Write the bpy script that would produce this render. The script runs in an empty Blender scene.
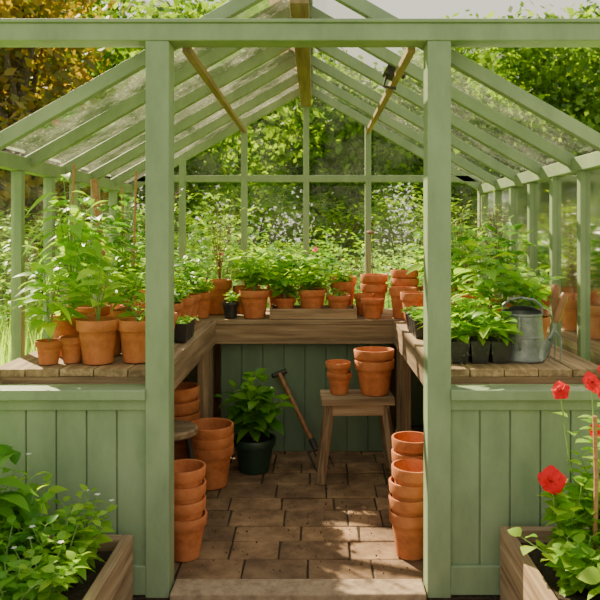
import bpy, math, random
from mathutils import Vector, Matrix, Euler
R = random.Random(7)
scene = bpy.context.scene
UP = Vector((0,0,1))

# ------------------------------------------------------------------ materials
def newmat(name):
    m = bpy.data.materials.new(name); m.use_nodes = True
    nt = m.node_tree; nt.nodes.clear()
    out = nt.nodes.new('ShaderNodeOutputMaterial')
    return m, nt, out
def N(nt, t, **k):
    n = nt.nodes.new(t)
    for a, b in k.items():
        if a in n.inputs.keys(): n.inputs[a].default_value = b
        else: setattr(n, a, b)
    return n
def ramp(nt, stops):
    r = nt.nodes.new('ShaderNodeValToRGB')
    e = r.color_ramp.elements
    while len(e) < len(stops): e.new(0.5)
    for i, (p, c) in enumerate(stops):
        e[i].position = p; e[i].color = (*c, 1)
    return r
def surf(name, stops, scale=(6,6,6), nscale=4, rough=.7, bump=.2, bscale=None, island=0.0, detail=6, metallic=0.0, bdist=.01):
    m, nt, out = newmat(name)
    L = nt.links.new
    b = N(nt, 'ShaderNodeBsdfPrincipled', Roughness=rough, Metallic=metallic)
    tc = N(nt, 'ShaderNodeTexCoord'); mp = N(nt, 'ShaderNodeMapping'); mp.inputs['Scale'].default_value = scale
    L(tc.outputs['Object'], mp.inputs['Vector'])
    no = N(nt, 'ShaderNodeTexNoise', Scale=nscale, Detail=detail, Roughness=.65)
    L(mp.outputs[0], no.inputs['Vector'])
    r = ramp(nt, stops); L(no.outputs['Fac'], r.inputs[0])
    col = r.outputs[0]
    if island:
        hs = N(nt, 'ShaderNodeHueSaturation')
        L(col, hs.inputs['Color'])
        mr = N(nt, 'ShaderNodeMapRange')
        mr.inputs['To Min'].default_value = 1-island; mr.inputs['To Max'].default_value = 1+island
        g = N(nt, 'ShaderNodeNewGeometry'); L(g.outputs['Random Per Island'], mr.inputs['Value'])
        L(mr.outputs[0], hs.inputs['Value']); col = hs.outputs[0]
    L(col, b.inputs['Base Color'])
    if bump:
        n2 = no
        if bscale:
            n2 = N(nt, 'ShaderNodeTexNoise', Scale=bscale, Detail=5); L(mp.outputs[0], n2.inputs['Vector'])
        bp = N(nt, 'ShaderNodeBump', Strength=bump, Distance=bdist)
        L(n2.outputs['Fac'], bp.inputs['Height']); L(bp.outputs[0], b.inputs['Normal'])
    L(b.outputs[0], out.inputs[0])
    return m
def wood(name, axis, dark=(.09,.052,.025), mid=(.28,.18,.10), light=(.50,.37,.225)):
    s = [28,28,28]; s[axis] = 1.6
    return surf(name, [(.25,dark),(.5,mid),(.75,light)], scale=tuple(s), nscale=1.3, rough=.8, bump=.5, island=.22, bdist=.004)
def leafmat(name, c1, c2, trans=.45, rough=.4):
    m, nt, out = newmat(name); L = nt.links.new
    g = N(nt, 'ShaderNodeNewGeometry'); r = ramp(nt, [(0,c1),(1,c2)])
    L(g.outputs['Random Per Island'], r.inputs[0])
    p = N(nt, 'ShaderNodeBsdfPrincipled', Roughness=rough)
    L(r.outputs[0], p.inputs['Base Color'])
    t = N(nt, 'ShaderNodeBsdfTranslucent')
    hs = N(nt, 'ShaderNodeHueSaturation', Saturation=1.15, Value=1.8, Hue=.485 if 'petal' not in name else .5); L(r.outputs[0], hs.inputs['Color']); L(hs.outputs[0], t.inputs['Color'])
    mx = N(nt, 'ShaderNodeMixShader'); mx.inputs[0].default_value = trans
    L(p.outputs[0], mx.inputs[1]); L(t.outputs[0], mx.inputs[2]); L(mx.outputs[0], out.inputs[0])
    return m
def glassmat(name, haze, streak, drops=110.0, ior=1.3):
    m, nt, out = newmat(name); L = nt.links.new
    tr = N(nt, 'ShaderNodeBsdfTransparent'); tr.inputs[0].default_value = (.97,.98,.94,1)
    gl = N(nt, 'ShaderNodeBsdfGlossy', Roughness=.08)
    fr = N(nt, 'ShaderNodeFresnel', IOR=ior)
    m1 = N(nt, 'ShaderNodeMixShader'); L(fr.outputs[0], m1.inputs[0]); L(tr.outputs[0], m1.inputs[1]); L(gl.outputs[0], m1.inputs[2])
    tl = N(nt, 'ShaderNodeBsdfTranslucent'); tl.inputs[0].default_value = (.95,.93,.78,1)
    df = N(nt, 'ShaderNodeBsdfDiffuse'); df.inputs[0].default_value = (.75,.78,.66,1)
    m2 = N(nt, 'ShaderNodeMixShader'); m2.inputs[0].default_value = .35
    L(tl.outputs[0], m2.inputs[1]); L(df.outputs[0], m2.inputs[2])
    tc = N(nt, 'ShaderNodeTexCoord')
    n1 = N(nt, 'ShaderNodeTexNoise', Scale=3.4, Detail=8, Roughness=.75); L(tc.outputs['Object'], n1.inputs['Vector'])
    n2 = N(nt, 'ShaderNodeTexVoronoi', Scale=drops); L(tc.outputs['Object'], n2.inputs['Vector'])
    r2 = ramp(nt, [(.0,(1,1,1)),(.27,(0,0,0))]); L(n2.outputs['Distance'], r2.inputs[0])
    mr = N(nt, 'ShaderNodeMapRange'); mr.inputs['From Min'].default_value = .42; mr.inputs['From Max'].default_value = .70
    mr.inputs['To Min'].default_value = 0; mr.inputs['To Max'].default_value = 1
    L(n1.outputs['Fac'], mr.inputs['Value'])
    m0 = N(nt, 'ShaderNodeMath', operation='MULTIPLY'); m0.inputs[1].default_value = streak; L(r2.outputs[0], m0.inputs[0])
    ad = N(nt, 'ShaderNodeMath', operation='ADD'); ad.inputs[1].default_value = .25; L(mr.outputs[0], ad.inputs[0])
    mm = N(nt, 'ShaderNodeMath', operation='MULTIPLY'); L(m0.outputs[0], mm.inputs[0]); L(ad.outputs[0], mm.inputs[1])
    ma = N(nt, 'ShaderNodeMath', operation='MULTIPLY_ADD'); ma.inputs[1].default_value = haze*2
    L(mr.outputs[0], ma.inputs[0]); L(mm.outputs[0], ma.inputs[2])
    m3 = N(nt, 'ShaderNodeMixShader'); L(ma.outputs[0], m3.inputs[0]); L(m1.outputs[0], m3.inputs[1]); L(m2.outputs[0], m3.inputs[2])
    L(m3.outputs[0], out.inputs[0])
    return m

GREEN = surf('painted_green', [(.3,(.195,.27,.15)),(.55,(.25,.335,.19)),(.8,(.30,.38,.23))], scale=(3,3,1.2), nscale=3, rough=.5, bump=.12, bscale=30)
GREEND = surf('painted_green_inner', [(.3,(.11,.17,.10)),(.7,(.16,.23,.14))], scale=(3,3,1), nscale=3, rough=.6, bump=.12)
WX, WY, WZ = wood('weathered_wood_x',0), wood('weathered_wood_y',1), wood('weathered_wood_z',2)
RWOOD = wood('ridge_timber',1,(.16,.10,.045),(.30,.21,.10),(.42,.31,.16))
HANDLE = surf('varnished_handle', [(.3,(.16,.06,.02)),(.7,(.34,.15,.055))], scale=(10,10,2), rough=.45)
CANE = surf('bamboo', [(.3,(.32,.14,.06)),(.7,(.52,.28,.12))], scale=(5,5,20), rough=.6)
TERRA = surf('terracotta', [(.25,(.30,.08,.026)),(.5,(.52,.16,.052)),(.72,(.62,.225,.085)),(.88,(.64,.36,.21))], scale=(9,9,9), nscale=1.5, rough=.85, bump=.15, bscale=12, island=.16)
SOIL = surf('soil', [(.3,(.018,.011,.006)),(.7,(.08,.048,.026))], nscale=12, rough=1, bump=1, bdist=.02)
BRICK = surf('brick_paver', [(.25,(.05,.03,.015)),(.45,(.18,.10,.05)),(.62,(.30,.18,.095)),(.8,(.44,.29,.165))], scale=(4,4,4), nscale=1.6, rough=.85, bump=.8, island=.3, detail=11)
STONE = surf('threshold_stone', [(.3,(.2,.13,.08)),(.7,(.42,.30,.19))], nscale=5, rough=.85, bump=.4)
BLACK = surf('black_plastic', [(.3,(.012,.013,.013)),(.7,(.03,.03,.03))], rough=.4, bump=.05)
DKGREEN = surf('green_plastic', [(.3,(.01,.03,.02)),(.7,(.02,.05,.03))], rough=.4, bump=.05)
ZINC = surf('galvanised_steel', [(.3,(.16,.175,.175)),(.55,(.25,.27,.27)),(.8,(.36,.38,.37))], scale=(14,14,14), nscale=2, rough=.5, metallic=.5, bump=.1)
IRON = surf('dark_iron', [(.3,(.03,.028,.025)),(.7,(.1,.085,.07))], rough=.6, metallic=.5, bump=.2)
GRASSG = surf('lawn_ground', [(.3,(.08,.19,.02)),(.55,(.17,.34,.04)),(.75,(.3,.48,.08))], scale=(1,1,1), nscale=2.5, rough=1, bump=.6, detail=12)
GRAVEL = surf('gravel_ground', [(.3,(.08,.06,.04)),(.7,(.24,.19,.13))], nscale=20, rough=1, bump=1)
LEAF = leafmat('leaf_green', (.045,.19,.012), (.19,.41,.035))
LEAFL = leafmat('leaf_bright', (.13,.34,.02), (.35,.55,.055), .5)
LEAFD = leafmat('leaf_dark', (.02,.10,.012), (.09,.26,.03), .3)
TREEL = leafmat('tree_leaf', (.04,.12,.008), (.20,.34,.03), .55, .6)
TREEB = leafmat('copper_tree_leaf', (.09,.12,.015), (.33,.24,.04), .5, .6)
BLADE = leafmat('grass_blade', (.18,.42,.02), (.5,.68,.09), .5, .6)
STEM = surf('stem_green', [(.3,(.12,.25,.05)),(.7,(.25,.4,.1))], rough=.6, bump=0)
TWIG = surf('dry_twig', [(.3,(.12,.06,.035)),(.7,(.25,.14,.08))], rough=.8, bump=0)
BARK = surf('bark', [(.3,(.06,.045,.03)),(.7,(.18,.13,.09))], rough=.95, bump=1)
RED = leafmat('red_petal', (.62,.001,.004), (.85,.003,.008), .22, .7)
PINK = leafmat('pink_petal', (.8,.12,.25), (.9,.3,.4), .35)
WHITE = leafmat('white_petal', (.8,.82,.75), (.95,.95,.9), .35)
DRED = surf('flower_heart', [(.3,(.2,.005,.005)),(.7,(.3,.02,.01))], bump=0)
GLASS = glassmat('side_glass', .035, .16, 90.0, 1.15)
GLASSB = glassmat('back_glass', .02, .07, 90.0, 1.15)
GLASSF = glassmat('front_glass', .0, .07, 70.0, 1.08)
GLASSR = glassmat('roof_glass', .09, .75, 55.0, 1.35)

# ------------------------------------------------------------------ mesh builder
class MB:
    def __init__(s): s.v=[]; s.f=[]; s.mi=[]; s.mats=[]
    def slot(s, m):
        if m not in s.mats: s.mats.append(m)
        return s.mats.index(m)
    def add(s, vs, fs, m):
        o = len(s.v); k = s.slot(m)
        s.v.extend([tuple(v) for v in vs]); s.f.extend([tuple(i+o for i in f) for f in fs]); s.mi.extend([k]*len(fs))
    def box(s, x0,x1,y0,y1,z0,z1, m, M=None):
        vs=[Vector((x,y,z)) for x in (x0,x1) for y in (y0,y1) for z in (z0,z1)]
        if M: vs=[M@v for v in vs]
        s.add(vs, [(0,1,3,2),(4,6,7,5),(0,4,5,1),(2,3,7,6),(0,2,6,4),(1,5,7,3)], m)
    def beam(s, a, b, w, h, m, up=UP):
        a=Vector(a); b=Vector(b); d=(b-a).normalized(); sd=d.cross(up)
        if sd.length<1e-4: sd=Vector((1,0,0))
        sd.normalize(); u=sd.cross(d)
        vs=[p+sd*(i*w/2)+u*(j*h/2) for p in (a,b) for i in (-1,1) for j in (-1,1)]
        s.add(vs, [(0,1,3,2),(4,6,7,5),(0,4,5,1),(2,3,7,6),(0,2,6,4),(1,5,7,3)], m)
    def lathe(s, prof, m, c=(0,0,0), n=28, M=None):
        c=Vector(c); vs=[]; fs=[]
        for (r,z) in prof:
            for i in range(n):
                a=2*math.pi*i/n; v=Vector((r*math.cos(a), r*math.sin(a), z))
                vs.append((M@v if M else v)+c)
        for j in range(len(prof)-1):
            for i in range(n):
                i2=(i+1)%n; fs.append((j*n+i, j*n+i2, (j+1)*n+i2, (j+1)*n+i))
        s.add(vs, fs, m)
    def tube(s, pts, rad, m, n=6):
        pts=[Vector(p) for p in pts]
        if not isinstance(rad,(list,tuple)): rad=[rad]*len(pts)
        vs=[]; fs=[]
        for k,p in enumerate(pts):
            d=(pts[min(k+1,len(pts)-1)]-pts[max(k-1,0)])
            d = d.normalized() if d.length>1e-9 else UP
            a=d.cross(Vector((0.31,0.95,0.05))); a.normalize(); b=d.cross(a)
            for i in range(n):
                t=2*math.pi*i/n; vs.append(p+(a*math.cos(t)+b*math.sin(t))*rad[k])
        for k in range(len(pts)-1):
            for i in range(n):
                i2=(i+1)%n; fs.append((k*n+i,k*n+i2,(k+1)*n+i2,(k+1)*n+i))
        fs.append(tuple(range(n))[::-1]); fs.append(tuple((len(pts)-1)*n+i for i in range(n)))
        s.add(vs, fs, m)
    def leaf(s, p, d, L, W, m, droop=.5, seg=5, fold=.25, roll=0):
        d=d.normalized(); sd=d.cross(UP)
        if sd.length<.05: sd=Vector((1,0,0))
        sd.normalize()
        if roll: sd=Matrix.Rotation(roll,3,d)@sd
        nrm=sd.cross(d)
        vs=[]; fs=[]
        for i in range(seg+1):
            t=i/seg; w=W*.5*max(.03,math.sin(math.pi*t**.75))
            c=p+d*(L*t)-UP*(droop*L*t*t*.6)
            vs+= [c-sd*w+nrm*w*fold, c, c+sd*w+nrm*w*fold]
        for i in range(seg):
            a=3*i; fs+= [(a,a+1,a+4,a+3),(a+1,a+2,a+5,a+4)]
        s.add(vs,fs,m)
    def obj(s, name, loc=(0,0,0), rot=(0,0,0), bevel=0, smooth=True, parent=None):
        me=bpy.data.meshes.new(name); me.from_pydata(s.v,[],s.f)
        for m in s.mats: me.materials.append(m)
        me.polygons.foreach_set('material_index', s.mi)
        if smooth:
            me.polygons.foreach_set('use_smooth',[True]*len(me.polygons))
            me.set_sharp_from_angle(angle=math.radians(38))
        me.update()
        o=bpy.data.objects.new(name,me); scene.collection.objects.link(o)
        o.location=loc; o.rotation_euler=rot
        if bevel:
            b=o.modifiers.new('edge_bevel','BEVEL'); b.width=bevel; b.segments=2; b.limit_method='ANGLE'
        if parent: o.parent=parent
        return o
def inst(name, src, loc, rotz=0, sc=1.0):
    o=bpy.data.objects.new(name, src.data); scene.collection.objects.link(o)
    o.location=loc; o.rotation_euler=(0,0,rotz); o.scale=(sc,sc,sc) if not isinstance(sc,tuple) else sc
    return o

# ------------------------------------------------------------------ dimensions
HW=1.20; YB=2.20; EAVE=1.62; RIDGE=2.30; SL=(RIDGE-EAVE)/HW; BZ=.79
def roofz(x): return RIDGE-abs(x)*SL

# ------------------------------------------------------------------ ground and floor
g=MB(); g.box(-60,60,2.3,90,-.12,-.03,GRASSG); g.box(-60,-1.28,-8,2.3,-.12,-.03,GRASSG); g.box(1.28,60,-8,2.3,-.12,-.03,GRASSG)
g.obj('lawn')
g=MB(); g.box(-1.28,1.28,-8,-.055,-.12,-.012,GRAVEL); g.obj('garden_path')
f=MB(); f.box(-1.28,1.28,-.05,2.28,-.12,-.005,SOIL)
row=0; y=.07
while y<2.1:
    bw,bh=.25,R.choice([.15,.165,.18])
    x=-1.15-(row%2)*bw*.5+R.uniform(-.03,.03)
    while x<1.15:
        w=bw*R.choice([1,1,.8,.62,1.15]); x0=max(x,-1.14); x1=min(x+w,1.14)
        if x1-x0>.04:
            dz=R.uniform(-.003,.003); y1=min(y+bh,2.12)
            M=Matrix.Translation(((x0+x1)/2,(y+y1)/2,0))@Euler((R.uniform(-.014,.014),R.uniform(-.014,.014),R.uniform(-.014,.014))).to_matrix().to_4x4()
            f.box(-(x1-x0)/2+.003,(x1-x0)/2-.003,-(y1-y)/2+.003,(y1-y)/2-.003,-.03,dz,BRICK,M)
        x+=w
    y+=bh; row+=1
f.obj('floor', bevel=.006, smooth=False)
t=MB(); t.box(-.455,.455,-.075,.04,-.012,.02,STONE); t.obj('door_threshold', bevel=.006, smooth=False)
c=MB()
for i in range(700):
    cx=R.choice([-.32,.32,0])+R.gauss(0,.13); cy=R.uniform(.1,1.5)
    if abs(cx)>.6: continue
    s=R.uniform(.002,.006); p=Vector((cx,cy,s*.6+.002))
    vs=[p+Vector((R.uniform(-1,1),R.uniform(-1,1),R.uniform(-.7,.9))).normalized()*s for _ in range(4)]
    c.add(vs,[(0,1,2),(0,2,3),(0,3,1),(1,3,2)],SOIL)
for i in range(260):
    cx=R.choice([-1,1])*R.uniform(.36,.6); cy=R.uniform(.1,1.5); p=Vector((cx,cy,-.002))
    a=R.uniform(0,6.28); c.leaf(p,Vector((math.cos(a),math.sin(a),1.2)),R.uniform(.008,.018),.006,LEAFD,.6,2)
c.obj('spilled_soil', smooth=False)

# ------------------------------------------------------------------ walls
def planks_x(mb,x0,x1,y0,y1,z0,z1,w,m):
    n=max(1,round((x1-x0)/w)); w=(x1-x0)/n
    for i in range(n): mb.box(x0+i*w+.0025,x0+(i+1)*w-.0025,y0,y1,z0,z1,m)
    mb.box(x0,x1,y0+.009,y1-.009,z0,z1,m)
def planks_y(mb,y0,y1,x0,x1,z0,z1,w,m):
    n=max(1,round((y1-y0)/w)); w=(y1-y0)/n
    for i in range(n): mb.box(x0,x1,y0+i*w+.002,y0+(i+1)*w-.002,z0,z1,m)
    mb.box(x0+.008,x1-.008,y0,y1,z0,z1,m)
w=MB()
for sgn in (-1,1):
    a,b=sorted((sgn*.545,sgn*1.2)); planks_x(w,a,b,-.028,.03,.0,.70,.112,GREEN)
    w.box(a,b,-.046,-.028,0,.105,GREEN)
    w.box(a,b,-.04,.04,.66,.70,GREEN)
    w.box(a,b,-.062,.045,.70,.738,GREEN)
    a,b=sorted((sgn*.462,sgn*.547)); w.box(a,b,-.048,.048,-.02,1.985,GREEN)
    a,b=sorted((sgn*1.2,sgn*1.28)); w.box(a,b,-.045,.045,-.02,1.985,GREEN)
w.box(-1.30,1.30,-.05,.05,1.985,2.048,GREEN)
w.box(-1.31,1.31,-.058,.055,2.048,2.062,GREEN)
w.obj('wall_front', bevel=.004, smooth=False)

for sgn,nm in ((-1,'wall_left'),(1,'wall_right')):
    w=MB(); xa,xb=sorted((sgn*1.17,sgn*1.23))
    planks_y(w,.05,YB-.03,xa+.01,xb-.01,-.02,.69,.11,GREEN)
    w.box(xa-.01,xb+.01,.05,YB-.03,.69,.725,GREEN)
    w.box(xa,xb,.05,YB-.03,EAVE-.06,EAVE,GREEN)
    for i in range(7):
        y0=.05+(YB-.1)/6*i
        w.box(sgn*1.2-.022,sgn*1.2+.022,y0,y0+.04,.725,EAVE-.06,GREEN)
    w.obj(nm, bevel=.003, smooth=False)
w=MB()
planks_x(w,-1.23,1.23,YB-.02,YB+.03,-.02,.69,.11,GREEN)
w.box(-1.24,1.24,YB-.03,YB+.04,.69,.725,GREEN)
w.box(-1.23,1.23,YB-.02,YB+.03,EAVE+.02,EAVE+.065,GREEN)
for i in range(-2,3):
    x=i*.42; w.box(x-.02,x+.02,YB-.022,YB+.032,.725,roofz(x)-.03,GREEN)
for sgn in (-1,1):
    w.box(sgn*1.2-.03,sgn*1.2+.03,YB-.025,YB+.035,-.02,EAVE,GREEN)
w.obj('wall_back', bevel=.003, smooth=False)

# roof
c=MB()
ys=[.075+i*(YB-.075)/5 for i in range(6)]
for i,yy in enumerate(ys):
    for sgn in (-1,1):
        c.beam((sgn*(HW+.05),yy,roofz(HW+.05)-.026),(sgn*.02,yy,RIDGE-.031),.04,.05,GREEN)
for sgn in (-1,1):
    c.box(min(sgn*1.18,sgn*1.26),max(sgn*1.18,sgn*1.26),.05,YB+.03,EAVE-.035,EAVE-.0,GREEN)
    x=sgn*.42
    c.beam((x,.06,roofz(x)-.078),(x,YB-.03,roofz(x)-.078),.03,.028,RWOOD)
c.box(-.036,.036,.05,YB+.02,RIDGE-.15,RIDGE-.035,RWOOD)
c.box(-.05,.05,.02,YB+.06,RIDGE-.012,RIDGE+.02,GREEN)
roof=c.obj('ceiling', bevel=.003, smooth=False)
for k,sgn in enumerate((-1,1)):
    gp=MB()
    a=Vector((sgn*(HW+.07),.056,roofz(HW+.07)+.004)); b=Vector((sgn*.03,.056,roofz(.03)+.004)); e=Vector((0,YB,0))
    gp.add([a,b,b+e,a+e],[(0,1,2,3)],GLASSR)
    gp.obj('roof_pane_%d'%(k+1), parent=roof)
for k,sgn in enumerate((-1,1)):
    gp=MB(); x=sgn*1.2
    gp.add([(x,.06,.725),(x,YB-.03,.725),(x,YB-.03,EAVE-.06),(x,.06,EAVE-.06)],[(0,1,2,3)],GLASS)
    gp.obj('window_%d'%(k+1))
gp=MB(); yb=YB+.005
gp.add([(-1.18,yb,.725),(1.18,yb,.725),(1.18,yb,EAVE),(0,yb,RIDGE-.03),(-1.18,yb,EAVE)],[(0,1,2,3,4)],GLASSB)
gp.obj('window_3')
for k,sgn in enumerate((-1,1)):
    gp=MB(); xs=sorted((sgn*.547,sgn*1.2))
    gp.add([(xs[0],0,.738),(xs[1],0,.738),(xs[1],0,1.985),(xs[0],0,1.985)],[(0,1,2,3)],GLASSF)
    gp.obj('window_%d'%(k+4))

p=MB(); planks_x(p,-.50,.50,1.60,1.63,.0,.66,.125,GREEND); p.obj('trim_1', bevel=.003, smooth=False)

v=MB()
v.box(-.03,.03,-.05,.05,-.022,.022,IRON, Euler((0,.5,0)).to_matrix().to_4x4())
v.tube([(-.02,0,-.01),(-.035,0,-.06),(0.02,0,-.07)],.007,IRON)
v.tube([(.03,0,.0),(.06,0,-.02)],.012,IRON)
v.obj('vent_opener',(.40,.56,roofz(.4)-.065))

# ------------------------------------------------------------------ benches
def bench_side(sgn):
    b=MB(); xi,xo=.51,1.150; n=5; ww=(xo-xi)/n
    for i in range(n):
        a,c=sorted((sgn*(xi+i*ww+.002),sgn*(xi+(i+1)*ww-.002)))
        b.box(a,c,.06,1.50,BZ-.028+R.uniform(-.002,.0),BZ+R.uniform(-.003,0),WY)
    a,c=sorted((sgn*.515,sgn*.545)); b.box(a,c,.07,1.5,BZ-.135,BZ-.03,WY)
    a,c=sorted((sgn*1.11,sgn*1.14)); b.box(a,c,.07,1.5,BZ-.135,BZ-.03,WY)
    a,c=sorted((sgn*.547,sgn*1.108)); b.box(a,c,.062,.082,BZ-.10,BZ-.03,WX)
    for yy in (.112,1.43):
        for xx in (.575,1.08):
            a,c=sorted((sgn*(xx-.028),sgn*(xx+.028))); b.box(a,c,yy-.028,yy+.028,0.003,BZ-.03,WZ)
    for yy in (.77,):
        a,c=sorted((sgn*.547,sgn*1.11)); b.box(a,c,yy-.02,yy+.02,BZ-.1,BZ-.03,WX)
    b.obj('potting_bench', bevel=.002, smooth=False)
bench_side(-1); bench_side(1)
b=MB()
for i in range(4):
    y0=1.515+i*.157; b.box(-1.14,1.14,y0+.002,y0+.154,BZ-.028,BZ-R.uniform(0,.003),WX)
b.box(-.62,.62,1.52,1.55,BZ-.14,BZ-.03,WX)
b.box(-1.13,1.13,2.08,2.11,BZ-.12,BZ-.03,WX)
for xx in (-1.1,-.57,.57,1.1): 
    for yy in (1.58,2.05): b.box(xx-.028,xx+.028,yy-.028,yy+.028,.003,BZ-.03,WZ)
b.obj('potting_bench', bevel=.003, smooth=False)

# ------------------------------------------------------------------ pots and plants
def pot(mb,c,r,h,m=TERRA,soil=True,M=None):
    prof=[(.001,0),(.66*r,0),(.70*r,.01*h),(.89*r,.74*h),(.985*r,.75*h),(1.0*r,.77*h),(1.03*r,.98*h),(1.01*r,h),(.93*r,h),(.91*r,.97*h),(.86*r,.6*h),(.64*r,.08*h),(.001,.07*h)]
    mb.lathe(prof,m,c,28,M)
    if soil:
        mb.lathe([(.001,.86*h+.004),(.5*r,.87*h),(.89*r,.85*h)],SOIL,c,16,M)
def plant(mb,base,h,spread,n,L,W,ml,rg,droop=.5,nodes=6,t0=.3,ms=STEM,srad=.003,roll=.5,bent=1.4):
    base=Vector(base)
    for i in range(n):
        a=2*math.pi*(i+rg.uniform(-.35,.35))/n; ro=spread*rg.uniform(.25,1); hh=h*rg.uniform(.72,1.0)*(1-.18*ro/max(spread,.001))
        def P(t): return base+Vector((math.cos(a)*ro*t**bent, math.sin(a)*ro*t**bent, hh*t-.12*hh*(ro/(spread+.01))*t*t))
        pts=[P(k/4) for k in range(5)]
        mb.tube(pts,[srad*(1-.5*k/4) for k in range(5)],ms,5)
        az=rg.uniform(0,6.28)
        for k in range(nodes):
            t=t0+(1-t0)*k/(nodes-1) if nodes>1 else 1
            for q in (0,1):
                aa=az+q*math.pi+rg.uniform(-.4,.4)
                el=rg.uniform(-.05,.5)+(.5 if k==nodes-1 else 0)
                d=Vector((math.cos(aa),math.sin(aa),el))
                l=L*rg.uniform(.7,1.15)*(.75 if k==nodes-1 else 1)
                p0=P(t); p1=p0+d.normalized()*l*.22
                mb.tube([p0,p1],srad*.4,ms,3)
                mb.leaf(p1,d,l,W*l/L,ml,droop*rg.uniform(.5,1.5),5,.22,rg.uniform(-roll,roll))
            az+=1.9+rg.uniform(-.3,.3)
def potted(name,x,y,r,h,ph,spread,n,L,W,ml=LEAF,pm=TERRA,z=BZ,nodes=6,**k):
    mb=MB(); pot(mb,(0,0,0),r,h,pm)
    if n: plant(mb,(0,0,h*.86),ph,spread,n,L,W,ml,R,nodes=nodes,**k)
    return mb.obj(name,(x,y,z+.002),(0,0,0))
def emptypot(x,y,r,h,z=BZ,name='terracotta_pot'):
    mb=MB(); pot(mb,(0,0,0),r,h,TERRA,soil=False); return mb.obj(name,(x,y,z+.002))
def stack(x,y,r,h,n,step,z=0,name='terracotta_pot_stack'):
    mb=MB()
    for i in range(n): pot(mb,(R.uniform(-.004,.004),R.uniform(-.004,.004),i*step),r,h,TERRA,soil=False,M=Euler((R.uniform(-.02,.02),R.uniform(-.02,.02),0)).to_matrix().to_4x4())
    return mb.obj(name,(x,y,z+.003))

# --- back bench
tr=MB(); tr.box(-.24,.24,-.095,.095,0,.014,WX)
tr.box(-.24,.24,-.11,-.095,0,.06,WX); tr.box(-.24,.24,.095,.11,0,.06,WX); tr.box(-.255,-.24,-.11,.11,0,.066,WX); tr.box(.24,.255,-.11,.11,0,.066,WX)
tr.obj('wooden_seed_tray',(.05,1.64,BZ+.002),bevel=.002,smooth=False)
TZ=BZ+.016
potted('potted_basil',-.30,1.62,.09,.165,.28,.15,10,.095,.055,LEAFL)
potted('seedling_pot',-.44,1.60,.05,.095,.08,.04,3,.04,.025,LEAFL,pm=BLACK)
potted('potted_basil',-.12,1.64,.065,.10,.20,.12,8,.08,.048,LEAFL,z=TZ)
potted('potted_basil',.04,1.64,.08,.15,.17,.12,8,.08,.048,LEAFL,z=TZ)
potted('potted_basil',.20,1.64,.07,.115,.05,.04,3,.04,.025,z=TZ,nodes=3)
emptypot(.40,1.60,.068,.115)
emptypot(.36,1.76,.06,.13)
potted('potted_herb',-.62,1.62,.065,.15,.12,.09,6,.06,.035,LEAFL)
emptypot(.58,1.60,.08,.18)
potted('potted_herb',-.78,1.66,.07,.15,.16,.10,7,.065,.04,LEAFL)
potted('potted_basil',-.16,1.86,.085,.17,.30,.17,10,.10,.055,LEAFL)
potted('potted_basil',.05,1.88,.085,.17,.26,.15,9,.09,.05,LEAF)
potted('potted_basil',-.37,1.86,.085,.17,.30,.14,8,.09,.05,LEAFL)
potted('potted_herb',.23,1.84,.07,.20,.12,.08,5,.06,.035,LEAFL)
stack(.43,1.88,.085,.18,2,.06,z=BZ)
stack(.62,1.82,.085,.17,3,.05,z=BZ)
emptypot(.25,2.02,.08,.22)
emptypot(-.55,1.82,.09,.21)
potted('potted_herb',-.74,1.88,.08,.2,.22,.12,6,.07,.035,LEAF)
potted('potted_pepper_plant',.80,1.80,.09,.17,.40,.19,9,.10,.045,LEAFL)
potted('potted_pepper_plant',1.0,1.64,.08,.17,.50,.12,8,.08,.045,LEAF)
potted('potted_pepper_plant',-.96,1.78,.09,.17,.60,.15,8,.09,.045,LEAF)
m=MB(); pot(m,(0,0,0),.06,.16); m.tube([(0,0,.13),(.01,0,.3),(-.005,0,.50)],.003,TWIG,5); m.tube([(0,0,.13),(-.02,.01,.25),(-.03,0,.36)],.0025,TWIG,5)
m.lathe([(.001,0),(.02,.004),(.03,.012),(.02,.022),(.001,.026)],TWIG,(-.005,0,.495),12)
for i in range(14):
    a=i/14*6.283; m.leaf(Vector((-.005,0,.502)),Vector((math.cos(a),math.sin(a),.2)),.035,.012,TWIG,.4,3)
m.obj('dried_flower_pot',(.43,2.06,BZ+.002))
def airy(name,x,y,h,n,pr,ph,sp=.16,lm=LEAFL,z=BZ):
    m=MB(); pot(m,(0,0,0),pr,ph)
    for i in range(n):
        a=R.uniform(0,6.28); ro=R.uniform(.03,sp); hh=h*R.uniform(.6,1)
        pts=[Vector((math.cos(a)*ro*t*t+R.uniform(-.008,.008),math.sin(a)*ro*t*t,ph*.8+hh*t)) for t in (0,.25,.5,.75,1)]
        m.tube(pts,[.003,.0026,.002,.0016,.001],TWIG,4)
        for k in range(18):
            t=R.uniform(.25,1); j=min(3,int(t*4)); p=pts[j].lerp(pts[j+1],t*4-j)
            aa=R.uniform(0,6.28); d=Vector((math.cos(aa),math.sin(aa),R.uniform(.2,1)))
            q=p+d*.04; m.tube([p,q],.0008,TWIG,3); m.leaf(q,d,R.uniform(.015,.035),.014,lm,.3,3)
    m.obj(name,(x,y,z+.002))
airy('wispy_potted_plant',-.56,2.02,.68,11,.07,.16,.12)
airy('wispy_potted_plant',-.84,1.36,.66,12,.07,.16)
airy('wispy_potted_plant',.96,1.98,.6,10,.07,.16,.12)

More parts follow.
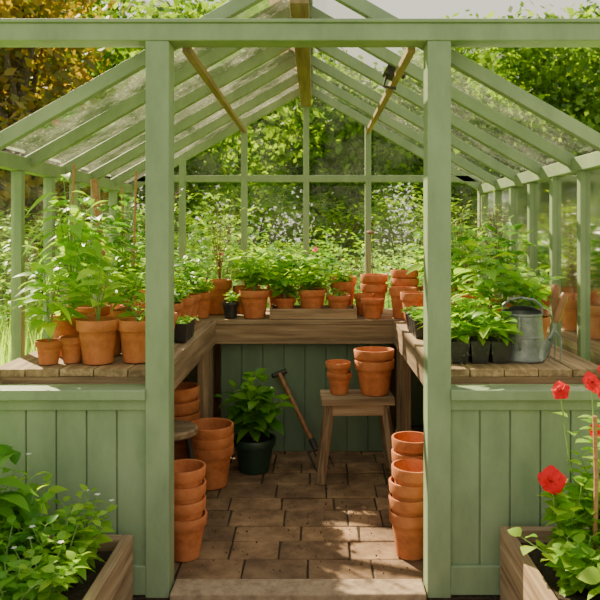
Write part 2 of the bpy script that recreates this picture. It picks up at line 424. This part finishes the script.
# --- left bench
potted('potted_pepper_plant',-.785,.18,.082,.17,.34,.17,4,.12,.048,LEAFL,nodes=5)
potted('potted_herb',-.64,.21,.076,.165,.14,.09,4,.06,.03,LEAFL,nodes=3)
potted('potted_pepper_plant',-.945,.35,.085,.17,.66,.13,6,.14,.052,LEAFL,droop=1.0,nodes=8,srad=.004)
potted('potted_pepper_plant',-.97,.16,.05,.09,.40,.08,4,.12,.05,LEAFL,droop=.9,nodes=6)
emptypot(-.89,.19,.048,.10)
emptypot(-.80,.37,.07,.15)
emptypot(-.69,.38,.065,.14)
potted('potted_herb',-.62,.54,.07,.15,.06,.05,4,.05,.03,LEAF,nodes=3)
potted('potted_pepper_plant',-.97,.66,.085,.17,.62,.11,5,.11,.05,LEAF,nodes=6,droop=.8)
potted('potted_pepper_plant',-.78,.60,.075,.16,.30,.12,5,.10,.045,LEAFL,droop=.8)
potted('potted_herb',-.68,1.00,.07,.15,.10,.09,5,.06,.035,LEAF)
potted('potted_pepper_plant',-.88,1.00,.08,.17,.42,.15,6,.10,.045,LEAF,nodes=5)
potted('potted_herb',-.66,1.18,.075,.16,.14,.10,6,.06,.035,LEAFL)
potted('potted_herb',-.66,1.38,.075,.16,.16,.10,6,.065,.04,LEAF)
potted('potted_pepper_plant',-.99,1.28,.08,.17,.66,.12,7,.09,.045,LEAF)
emptypot(-.80,.80,.07,.16); emptypot(-.84,1.17,.065,.15)
def cells(name,x,y,nx,ny,s,h,plants=True,lm=LEAF,ph=.12,L=.06):
    m=MB()
    for i in range(nx):
        for j in range(ny):
            cx=(i-(nx-1)/2)*s*1.02; cy=(j-(ny-1)/2)*s*1.02; a=s*.5; b=s*.38; tk=s*.06
            for k,(ux,uy) in enumerate(((1,0),(0,1),(-1,0),(0,-1))):
                vx,vy=-uy,ux
                q=[(ux*b-vx*b,uy*b-vy*b,0),(ux*b+vx*b,uy*b+vy*b,0),(ux*a+vx*a,uy*a+vy*a,h),(ux*a-vx*a,uy*a-vy*a,h),
                   (ux*(a-tk)+vx*(a-tk),uy*(a-tk)+vy*(a-tk),h),(ux*(a-tk)-vx*(a-tk),uy*(a-tk)-vy*(a-tk),h),
                   (ux*(b-tk)+vx*(b-tk),uy*(b-tk)+vy*(b-tk),.01),(ux*(b-tk)-vx*(b-tk),uy*(b-tk)-vy*(b-tk),.01)]
                q=[(cx+p[0],cy+p[1],p[2]) for p in q]
                m.add(q,[(0,1,2,3),(3,2,4,5),(5,4,6,7)],BLACK)
            m.box(cx-a*.86,cx+a*.86,cy-a*.86,cy+a*.86,h*.7,h*.84,SOIL); m.box(cx-b,cx+b,cy-b,cy+b,0,.008,BLACK)
            if plants: plant(m,(cx,cy,h*.82),ph*R.uniform(.8,1.2),s*.7,4,L,L*.5,lm,R,nodes=5,srad=.002)
    m.obj(name,(x,y,BZ+.003))
cells('seedling_tray',-.565,.78,1,3,.075,.085,True,LEAFL,.04,.03)
# --- right bench
cells('seedling_tray',.70,.19,3,1,.078,.085,True,LEAFL,.14,.085)
cells('seedling_tray',.66,.33,3,2,.078,.085,True,LEAFL,.19,.085)
cells('seedling_tray',.575,.95,1,4,.085,.085,True,LEAF,.06,.04)
potted('potted_pepper_plant',.82,.48,.085,.15,.34,.18,8,.11,.05,LEAFL)
potted('potted_pepper_plant',.98,.44,.08,.15,.26,.10,8,.08,.045,LEAFL)
potted('potted_pepper_plant',.74,.80,.09,.16,.42,.2,9,.10,.045,LEAFL)
potted('potted_pepper_plant',.97,.80,.08,.16,.46,.12,9,.09,.045,LEAF)
potted('potted_pepper_plant',.76,1.12,.09,.16,.50,.2,9,.10,.045,LEAF)
airy('wispy_potted_plant',1.0,1.08,.55,10,.07,.16,.12)
airy('wispy_potted_plant',.92,1.38,.62,10,.07,.16)
emptypot(.62,1.38,.08,.17)

# --- watering can
m=MB()
m.lathe([(.001,0),(.088,0),(.090,.006),(.087,.012),(.083,.09),(.085,.092),(.085,.097),(.082,.1),(.077,.175),(.080,.178),(.080,.184),(.075,.186),(.073,.18),(.077,.10),(.083,.015),(.001,.012)],ZINC,n=36)
hood=[]
for k in range(7):
    a=k/6*math.pi/2; hood.append((.077*math.cos(a)+.0005,.183+.03*math.sin(a)))
n=18; vs=[];fs=[]
for (r,z) in hood:
    for i in range(n+1):
        a=math.pi*.5+math.pi*i/n; vs.append((r*math.cos(a),r*math.sin(a),z))
for j in range(len(hood)-1):
    for i in range(n): q=j*(n+1)+i; fs.append((q,q+1,q+n+2,q+n+1))
m.add(vs,fs,ZINC)
m.tube([(-.07,0,.035),(-.11,0,.09),(-.145,0,.14),(-.165,0,.18)],[.02,.016,.013,.011],ZINC,14)
m.lathe([(.011,0),(.028,.03),(.029,.035),(.001,.039)],ZINC,(-.163,0,.178),20,Matrix.Rotation(-.6,4,'Y'))
m.tube([(0,-.076,.18),(0,-.074,.215),(0,-.045,.238),(0,0,.245),(0,.045,.238),(0,.074,.215),(0,.076,.18)],.0055,ZINC,8)
m.tube([(.077,0,.165),(.105,0,.175),(.125,0,.14),(.118,0,.09),(.085,0,.05)],.0055,ZINC,8)
m.obj('watering_can',(.89,.255,BZ+.002),(0,0,math.radians(-112)))
def handtool(name,base,tip,kind):
    m=MB(); d=(Vector(tip)-Vector(base)); Ln=d.length; q=d.to_track_quat('Z','Y').to_matrix().to_4x4()
    m.lathe([(.001,Ln-.12),(.012,Ln-.12),(.0155,Ln-.08),(.013,Ln-.05),(.017,Ln-.02),(.012,Ln-.002),(.001,Ln)],HANDLE,n=14)
    m.tube([(0,0,Ln-.11),(0,0,Ln-.16),(0,.006,Ln-.19)],[.006,.005,.006],ZINC,8)
    z1=Ln-.18
    if kind=='trowel':
        vs=[];fs=[];K=8
        for i in range(K+1):
            t=i/K; w=.030*min(1,(t*3+.25))*math.sqrt(max(0,1-t**3))+.0006
            for u in (-1,-.5,0,.5,1): vs.append((u*w,-.010*(1-u*u)+.006,z1-t*z1*.98))
        for i in range(K):
            for j in range(4): a=i*5+j; fs.append((a,a+1,a+6,a+5))
        m.add(vs,fs,ZINC); m.add([(v[0],v[1]+.0015,v[2]) for v in vs],[f[::-1] for f in fs],ZINC)
    else:
        for u in (-.022,0,.022): m.tube([(0,.004,z1),(u,.002,z1-.03),(u,0,z1-.08),(u*.9,.006,.002)],[.005,.004,.0035,.0015],ZINC,6)
    o=m.obj(name,base); o.rotation_euler=q.to_euler()
handtool('hand_trowel',(.925,.115,BZ+.012),(1.025,.15,1.065),'trowel')
handtool('hand_fork',(.985,.15,BZ+.008),(1.005,.20,1.095),'fork')
# --- stakes in the left corner
m=MB(); m.tube([(-.93,.86,BZ+.005),(-.985,.88,1.2),(-1.03,.90,1.56)],.017,CANE,10); m.obj('wooden_garden_stake')
m=MB(); m.tube([(-1.0,1.44,BZ+.005),(-1.05,1.46,1.56)],.006,CANE,8); m.obj('bamboo_cane')
m=MB(); m.tube([(-1.02,.50,BZ+.005),(-.99,.50,1.60)],.006,CANE,8); m.obj('bamboo_cane')
m=MB(); m.tube([(-.90,1.12,BZ+.005),(-.88,1.13,1.62)],.006,CANE,8); m.obj('bamboo_cane')

# ------------------------------------------------------------------ under the benches
stack(-.462,.26,.085,.17,4,.063)
stack(-.475,1.04,.115,.21,3,.052)
stack(-.70,1.30,.12,.24,4,.07)
stack(.448,.27,.085,.18,4,.060)
stack(.50,.62,.09,.19,4,.06)
s=MB(); W=.19; D=.12; H=.435
for i in range(3): s.box(-W,W,-D+i*D*2/3+.002,-D+(i+1)*D*2/3-.002,H-.035,H,WX)
for sx in (-1,1):
    for sy in (-1,1):
        s.beam((sx*(W+.005),sy*(D+.0),.0),(sx*(W-.05),sy*(D-.04),H-.035),.034,.034,WZ)
    s.beam((sx*(W-.045),-(D-.03),H-.07),(sx*(W-.045),(D-.03),H-.07),.022,.05,WY)
    s.beam((sx*(W-.02),-(D-.018),.16),(sx*(W-.02),(D-.018),.16),.018,.028,WY)
for sy in (-1,1): s.beam((-(W-.03),sy*(D-.035),H-.065),((W-.03),sy*(D-.035),H-.065),.02,.055,WX)
s.obj('wooden_stool',(.28,1.17,.006),(0,0,.03),bevel=.003,smooth=False)
stack(.375,1.17,.105,.18,2,.055,z=.44)
stack(.185,1.17,.066,.115,2,.055,z=.44)
s=MB(); s.lathe([(.001,.345),(.12,.345),(.128,.352),(.128,.372),(.12,.38),(.001,.38)],WX,n=32)
for k in range(3):
    a=k*2.094+.5; s.tube([(math.cos(a)*.14,math.sin(a)*.14,.0),(math.cos(a)*.08,math.sin(a)*.08,.35)],[.011,.015],IRON,10)
a=[(math.cos(k*2.094+.5)*.118,math.sin(k*2.094+.5)*.118,.13) for k in range(3)]
for k in range(3): s.tube([a[k],a[(k+1)%3]],.006,IRON,6)
s.obj('round_three_legged_stool',(-.62,.74,.005))
m=MB(); pot(m,(0,0,0),.115,.18,DKGREEN); plant(m,(0,0,.15),.37,.19,12,.12,.08,LEAF,R,droop=.6,nodes=5,srad=.004)
m.obj('potted_leafy_plant',(-.27,1.26,.006))
m=MB(); top=Vector((-.150,1.56,.47)); bot=Vector((.065,1.33,.10)); d=(bot-top).normalized()
m.tube([top,top.lerp(bot,.5),bot],[.015,.0135,.015],HANDLE,12)
sd=d.cross(Vector((0,-.6,1))).normalized()
m.tube([top-sd*.045,top+sd*.045],.014,IRON,10)
h=bot; m.tube([h-sd*.05,h+sd*.05],.008,IRON,8)
m.tube([bot-d*.06,bot+d*.01],.018,IRON,10)
for u in (-.05,-.017,.017,.05): m.tube([h+sd*u,h+sd*u+d*.07+Vector((0,-.01,0)),h+sd*u+d*.13+Vector((0,-.01,.0))],[.007,.006,.002],IRON,6)
m.obj('garden_fork')

# ------------------------------------------------------------------ raised beds
def bed(sgn,xi,ht):
    b=MB(); a,c=sorted((sgn*xi,sgn*(xi+.035)))
    hb=ht/2
    for k in range(2): b.box(a,c,-1.3,-.075,k*hb,(k+1)*hb-.003,WY)
    a2,c2=sorted((sgn*(xi+.75),sgn*(xi+.785)))
    for k in range(2): b.box(a2,c2,-1.3,-.075,k*hb,(k+1)*hb-.003,WY)
    a3,c3=sorted((sgn*(xi+.035),sgn*(xi+.75)))
    for k in range(2):
        b.box(a3,c3,-.11,-.075,k*hb,(k+1)*hb-.003,WX); b.box(a3,c3,-1.3,-1.265,k*hb,(k+1)*hb-.003,WX)
    b.box(a3,c3,-1.265,-.11,0,ht-.045,SOIL)
    b.obj('raised_bed',(0,0,-.01),bevel=.004,smooth=False)
bed(-1,.583,.245); bed(1,.713,.275)
def bedplant(name,x,y,z,h,spread,n,L,W,lm,fl=0,**k):
    m=MB(); plant(m,(0,0,0),h,spread,n,L,W,lm,R,srad=.0035,**k)
    for i in range(fl):
        a=R.uniform(0,6.28); p=Vector((math.cos(a)*spread*.8,math.sin(a)*spread*.8,h*R.uniform(.8,1.05)))
        m.tube([(0,0,.02),p*.6,p],.0015,STEM,4)
        for q in range(5): aa=q*1.2566; m.leaf(p,Vector((math.cos(aa),math.sin(aa),.35)),.012,.009,WHITE,.2,2)
    return m.obj(name,(x,y,z))
zb=.195
for (x,y,h,l,lm,fl) in [(-.71,-.24,.25,.06,LEAFL,3),(-.73,-.37,.22,.06,LEAFL,2),(-.82,-.34,.27,.065,LEAF,0),(-.90,-.27,.34,.07,LEAFL,4),(-.73,-.50,.2,.06,LEAFL,2),(-.88,-.46,.24,.06,LEAF,0),(-.98,-.36,.28,.07,LEAFL,0),(-.98,-.55,.26,.07,LEAF,0),(-.80,-.58,.2,.06,LEAF,0)]:
    bedplant('mint_plant',x,y,zb,h,.12,9,l,l*.62,lm,fl,nodes=7,t0=.15)
bedplant('foxglove_plant',-1.03,-.30,zb,.46,.14,9,.17,.065,LEAF,droop=.9,nodes=4)
bedplant('foxglove_plant',-1.10,-.46,zb,.42,.18,8,.18,.065,LEAF,droop=.9,nodes=4)
zb=.225
def flower(m,p,r,pm,facing):
    q=Vector(facing).to_track_quat('Z','Y').to_matrix()
    for ring,(cnt,rr,el) in enumerate(((5,1,.05),(4,.6,.3))):
        off=R.uniform(0,6.28)
        for i in range(cnt):
            a=i/cnt*6.283+ring*.6+off; seg=5; vs=[];fs=[]; r_=r*R.uniform(.85,1.15)
            dr=Vector((math.cos(a),math.sin(a),0)); sd=Vector((-math.sin(a),math.cos(a),0))
            for j in range(seg+1):
                t=j/seg; w=r_*rr*.58*math.sin(math.pi*min(.88,t*.82+.05))
                for u in (-1,-.4,.4,1):
                    vs.append(p+q@(dr*(r_*rr*t*(1-.12*u*u))+sd*(u*w)+Vector((0,0,r_*(el*t*(1.2-t)*1.2-.15*t*t+.08*math.sin(u*5+t*4+a*3))))))
            for j in range(seg):
                for k in range(3): b0=j*4+k; fs.append((b0,b0+1,b0+5,b0+4))
            m.add(vs,fs,pm)
    m.lathe([(.001,.0),(r*.09,.004),(r*.06,r*.2),(.001,r*.22)],DRED,p,10,q.to_4x4())
def geranium(x,y,h,flw,n=8,lm=LEAFL,spread=.17):
    m=MB(); plant(m,(0,0,0),h,spread,n,.062,.056,lm,R,nodes=7,t0=.1,srad=.003)
    for (dx,dy,dz,r,fc) in flw:
        m.tube([(dx*.2,dy*.2,.02),(dx*.8,dy*.7,dz*.55),(dx,dy,dz)],[.004,.003,.002],STEM,6)
        flower(m,Vector((dx,dy,dz)),r,RED,fc)
        for k in range(12):
            t=R.uniform(.3,.88); aa=R.uniform(0,6.28); m.leaf(Vector((dx*t,dy*t,dz*t)),Vector((math.cos(aa),math.sin(aa),.3)),.06,.035,lm,.4)
    m.obj('red_flowering_plant',(x,y,zb))
geranium(.89,-.29,.30,[(-.08,-.04,.285,.044,(-.2,-1,.35))],9,spread=.14)
geranium(1.02,-.27,.44,[(-.07,-.03,.592,.036,(.3,-.9,.5)),(-.155,.02,.555,.031,(-.5,-.8,.4)),(-.045,.0,.43,.028,(.3,-.8,.2)),(-.01,.0,.62,.034,(.5,-.6,.5)),(-.03,-.04,.56,.026,(.2,-.9,.2)),(.03,.0,.50,.028,(-.2,-.9,.2))],10,spread=.13)
geranium(.86,-.44,.2,[],9,LEAFL); geranium(1.0,-.46,.26,[],9,LEAF); geranium(.93,-.60,.16,[],8,LEAFL)
m=MB(); m.tube([(0,0,0),(.005,0,.33),(0,.0,.52)],.007,CANE,8); m.obj('bamboo_cane',(.935,-.36,zb-.02))

# ------------------------------------------------------------------ garden beyond
def treemesh(name,lm,n,ls,rg,H=7,loc=(0,0,0)):
    m=MB(); m.tube([(0,0,0),(.1,.05,H*.25),(-.05,.1,H*.5),(0,0,H*.8)],[.22,.17,.12,.04],BARK,10)
    blobs=[]
    for i in range(14):
        a=rg.uniform(0,6.28); rr=rg.uniform(.3,1.9); z=H*rg.uniform(.27,.9); blobs.append((Vector((math.cos(a)*rr,math.sin(a)*rr,z)),rg.uniform(.9,1.5)))
        m.tube([(0,0,z*.6),(math.cos(a)*rr*.6,math.sin(a)*rr*.6,z*.85),(math.cos(a)*rr,math.sin(a)*rr,z)],[.07,.05,.02],BARK,5)
    for i in range(n):
        c,r=blobs[rg.randrange(len(blobs))]
        d=Vector((rg.gauss(0,1),rg.gauss(0,1),rg.gauss(0,.8))).normalized(); p=c+d*r*rg.uniform(.45,1.08)
        e=Vector((rg.uniform(-1,1),rg.uniform(-1,1),rg.uniform(-1,.4))).normalized()
        sd=e.cross(d); sd=sd.normalized() if sd.length>.1 else Vector((1,0,0)); l=ls*rg.uniform(.6,1.3)
        m.add([p,p+e*l*.5+sd*l*.3,p+e*l,p+e*l*.5-sd*l*.3],[(0,1,2,3)],lm)
    return m.obj(name,loc,smooth=False)
rg=random.Random(3)
T1=treemesh('tree',TREEL,9000,.25,rg,7,(-3.2,14,-.03))
T2=treemesh('copper_tree',TREEB,9000,.21,rg,7,(-5.0,9.5,-.03)); 
for (x,y,r,s) in [(.2,18,1,.95),(3.4,16.5,2,.85),(6.2,18,3,1.05),(9.2,19,.5,1.2),(-6.8,17,4,1.2),(-11,19,2.6,1.4),(12.5,22,1.1,1.3),(1.6,24,2.2,1.05),(16,21,1.8,1.2),(-14,15,.9,1.3),(20,24,2.5,1.3),(-19,20,.3,1.3),(7,28,.3,1.5),(-2.6,23,1.7,1.35)]:
    inst('tree',T1,(x,y,-.03),r,s)
inst('copper_tree',T2,(-9.6,12.5,-.03),2,1.05)
def shrubmesh(lm,n,ls,rg,name,loc):
    m=MB()
    for i in range(16):
        a=rg.uniform(0,6.28); m.tube([(0,0,0),(math.cos(a)*.25,math.sin(a)*.25,.6),(math.cos(a)*.5,math.sin(a)*.5,1.1)],[.02,.014,.006],TWIG,5)
    for i in range(n):
        d=Vector((rg.gauss(0,1),rg.gauss(0,1),rg.gauss(0,1))).normalized()
        p=Vector((d.x*.75,d.y*.75,.72+d.z*.66)); p=Vector((0,0,.7))+(p-Vector((0,0,.7)))*rg.uniform(.35,1.15)
        if p.z<.02: continue
        a=rg.uniform(0,6.28); m.leaf(p,Vector((math.cos(a),math.sin(a),rg.uniform(-.2,.9))),ls*rg.uniform(.6,1.3),ls*.42,lm,.5,3)
    return m.obj(name,loc)
S1=shrubmesh(LEAFL,1900,.11,rg,'garden_shrub',(-.95,4.1,-.03))
S2=shrubmesh(TREEL,2600,.11,rg,'leafy_hedge',(-6.5,8.4,-.03))
for (x,y,r,s) in [(.1,5.4,1,.95),(-2.4,4.6,2,1.15),(-3.8,6.2,3,1.1),(1.3,6.2,.3,.8),(-1.4,6.0,1.3,1.25),(2.9,7.4,1,.8),(-4.9,7.2,1,1.2)]:
    inst('garden_shrub',S1,(x,y,-.03),r,s)
for i,x in enumerate([-9.2,-7.9,-5.3,-4.1,-2.6,-1.2,.2,1.6,3.0,4.4,5.9,7.4,9.0,10.6,12.3]):
    inst('leafy_hedge',S2,(x,9.5+R.uniform(-.5,.5)+(2 if x>2 else 0),-.03),i*1.3,R.uniform(1.3,1.65) if x<2 else R.uniform(.85,1.05))
m=MB()
for i in range(28000):
    side=R.random()
    if side<.42: x=-R.uniform(1.45,6); y=R.uniform(-.2,9)
    elif side<.86: x=R.uniform(1.45,7); y=R.uniform(-.2,11)
    else: x=R.uniform(-1.5,1.5); y=R.uniform(2.5,8)
    h=R.uniform(.25,.75)*(.7 if abs(x)<1.8 else 1); a=R.uniform(0,6.28); dx,dy=math.cos(a),math.sin(a); w=R.uniform(.004,.009); b=R.uniform(.05,.3)
    p=Vector((x,y,-.03)); s_=Vector((-dy,dx,0))*w; e=Vector((dx,dy,0))
    q=p+e*b*.3*h+UP*h*.6; t=p+e*b*h*1.2+UP*h
    m.add([p-s_,p+s_,q+s_*.7,q-s_*.7,t],[(0,1,2,3),(3,2,4)],BLADE)
m.obj('meadow_grass',smooth=False)
m=MB()
for i in range(16):
    x=R.uniform(.25,1.3); y=R.uniform(3.0,4.4); h=R.uniform(.9,1.28)
    m.tube([(x,y,-.03),(x+.03,y,h*.6),(x+.02,y,h)],.005,STEM,4)
    for k in range(22):
        a=R.uniform(0,6.28); rr=R.uniform(0,.05); p=Vector((x+.02+math.cos(a)*rr,y+math.sin(a)*rr,h+.03-rr*.3))
        m.leaf(p,Vector((math.cos(a),math.sin(a),.3)),.016,.014,WHITE,.2,2)
    for k in range(22):
        a=R.uniform(0,6.28); m.leaf(Vector((x,y,R.uniform(.2,h*.95))),Vector((math.cos(a),math.sin(a),.5)),.14,.05,LEAFL,.5,3)
m.obj('cow_parsley')
m=MB()
for i in range(4):
    x=R.uniform(-1.2,.1); y=R.uniform(2.9,3.2); h=R.uniform(1.0,1.3)
    m.tube([(x,y,-.03),(x+.03,y,h*.6),(x+.02,y,h)],.005,STEM,4); flower(m,Vector((x+.02,y,h)),.022,PINK,(0,-1,.4))
    for k in range(12):
        a=R.uniform(0,6.28); m.leaf(Vector((x,y,R.uniform(.2,h*.95))),Vector((math.cos(a),math.sin(a),.5)),.12,.04,LEAFL,.5,3)
m.obj('pink_garden_flowers')

# ------------------------------------------------------------------ light
wd=bpy.data.worlds.new('sky'); scene.world=wd; wd.use_nodes=True; nt=wd.node_tree; nt.nodes.clear()
o=nt.nodes.new('ShaderNodeOutputWorld'); bg=nt.nodes.new('ShaderNodeBackground'); tc=nt.nodes.new('ShaderNodeTexCoord'); sp=nt.nodes.new('ShaderNodeSeparateXYZ')
r=ramp(nt,[(.0,(1,.93,.70)),(.3,(1,.94,.76)),(1,(.78,.80,.80))])
nt.links.new(tc.outputs['Generated'],sp.inputs[0]); nt.links.new(sp.outputs['Z'],r.inputs[0]); nt.links.new(r.outputs[0],bg.inputs[0]); nt.links.new(bg.outputs[0],o.inputs[0])
bg.inputs[1].default_value=1.2
sl=bpy.data.lights.new('sun','SUN'); sl.energy=19; sl.angle=.012; sl.color=(1,.83,.55)
so=bpy.data.objects.new('sun',sl); scene.collection.objects.link(so); so.location=(-5,8,9)
so.rotation_euler=Vector((.50,-.62,-.66)).to_track_quat('-Z','Y').to_euler()

# ------------------------------------------------------------------ camera
cd=bpy.data.cameras.new('camera'); co=bpy.data.objects.new('camera',cd); scene.collection.objects.link(co)
co.location=(.06,-2.55,1.30); co.rotation_euler=(math.radians(90),0,0)
cd.sensor_width=36; cd.lens=42; cd.shift_x=-.025; cd.shift_y=-.113
cd.dof.use_dof=True; cd.dof.focus_distance=3.3; cd.dof.aperture_fstop=8
scene.camera=co
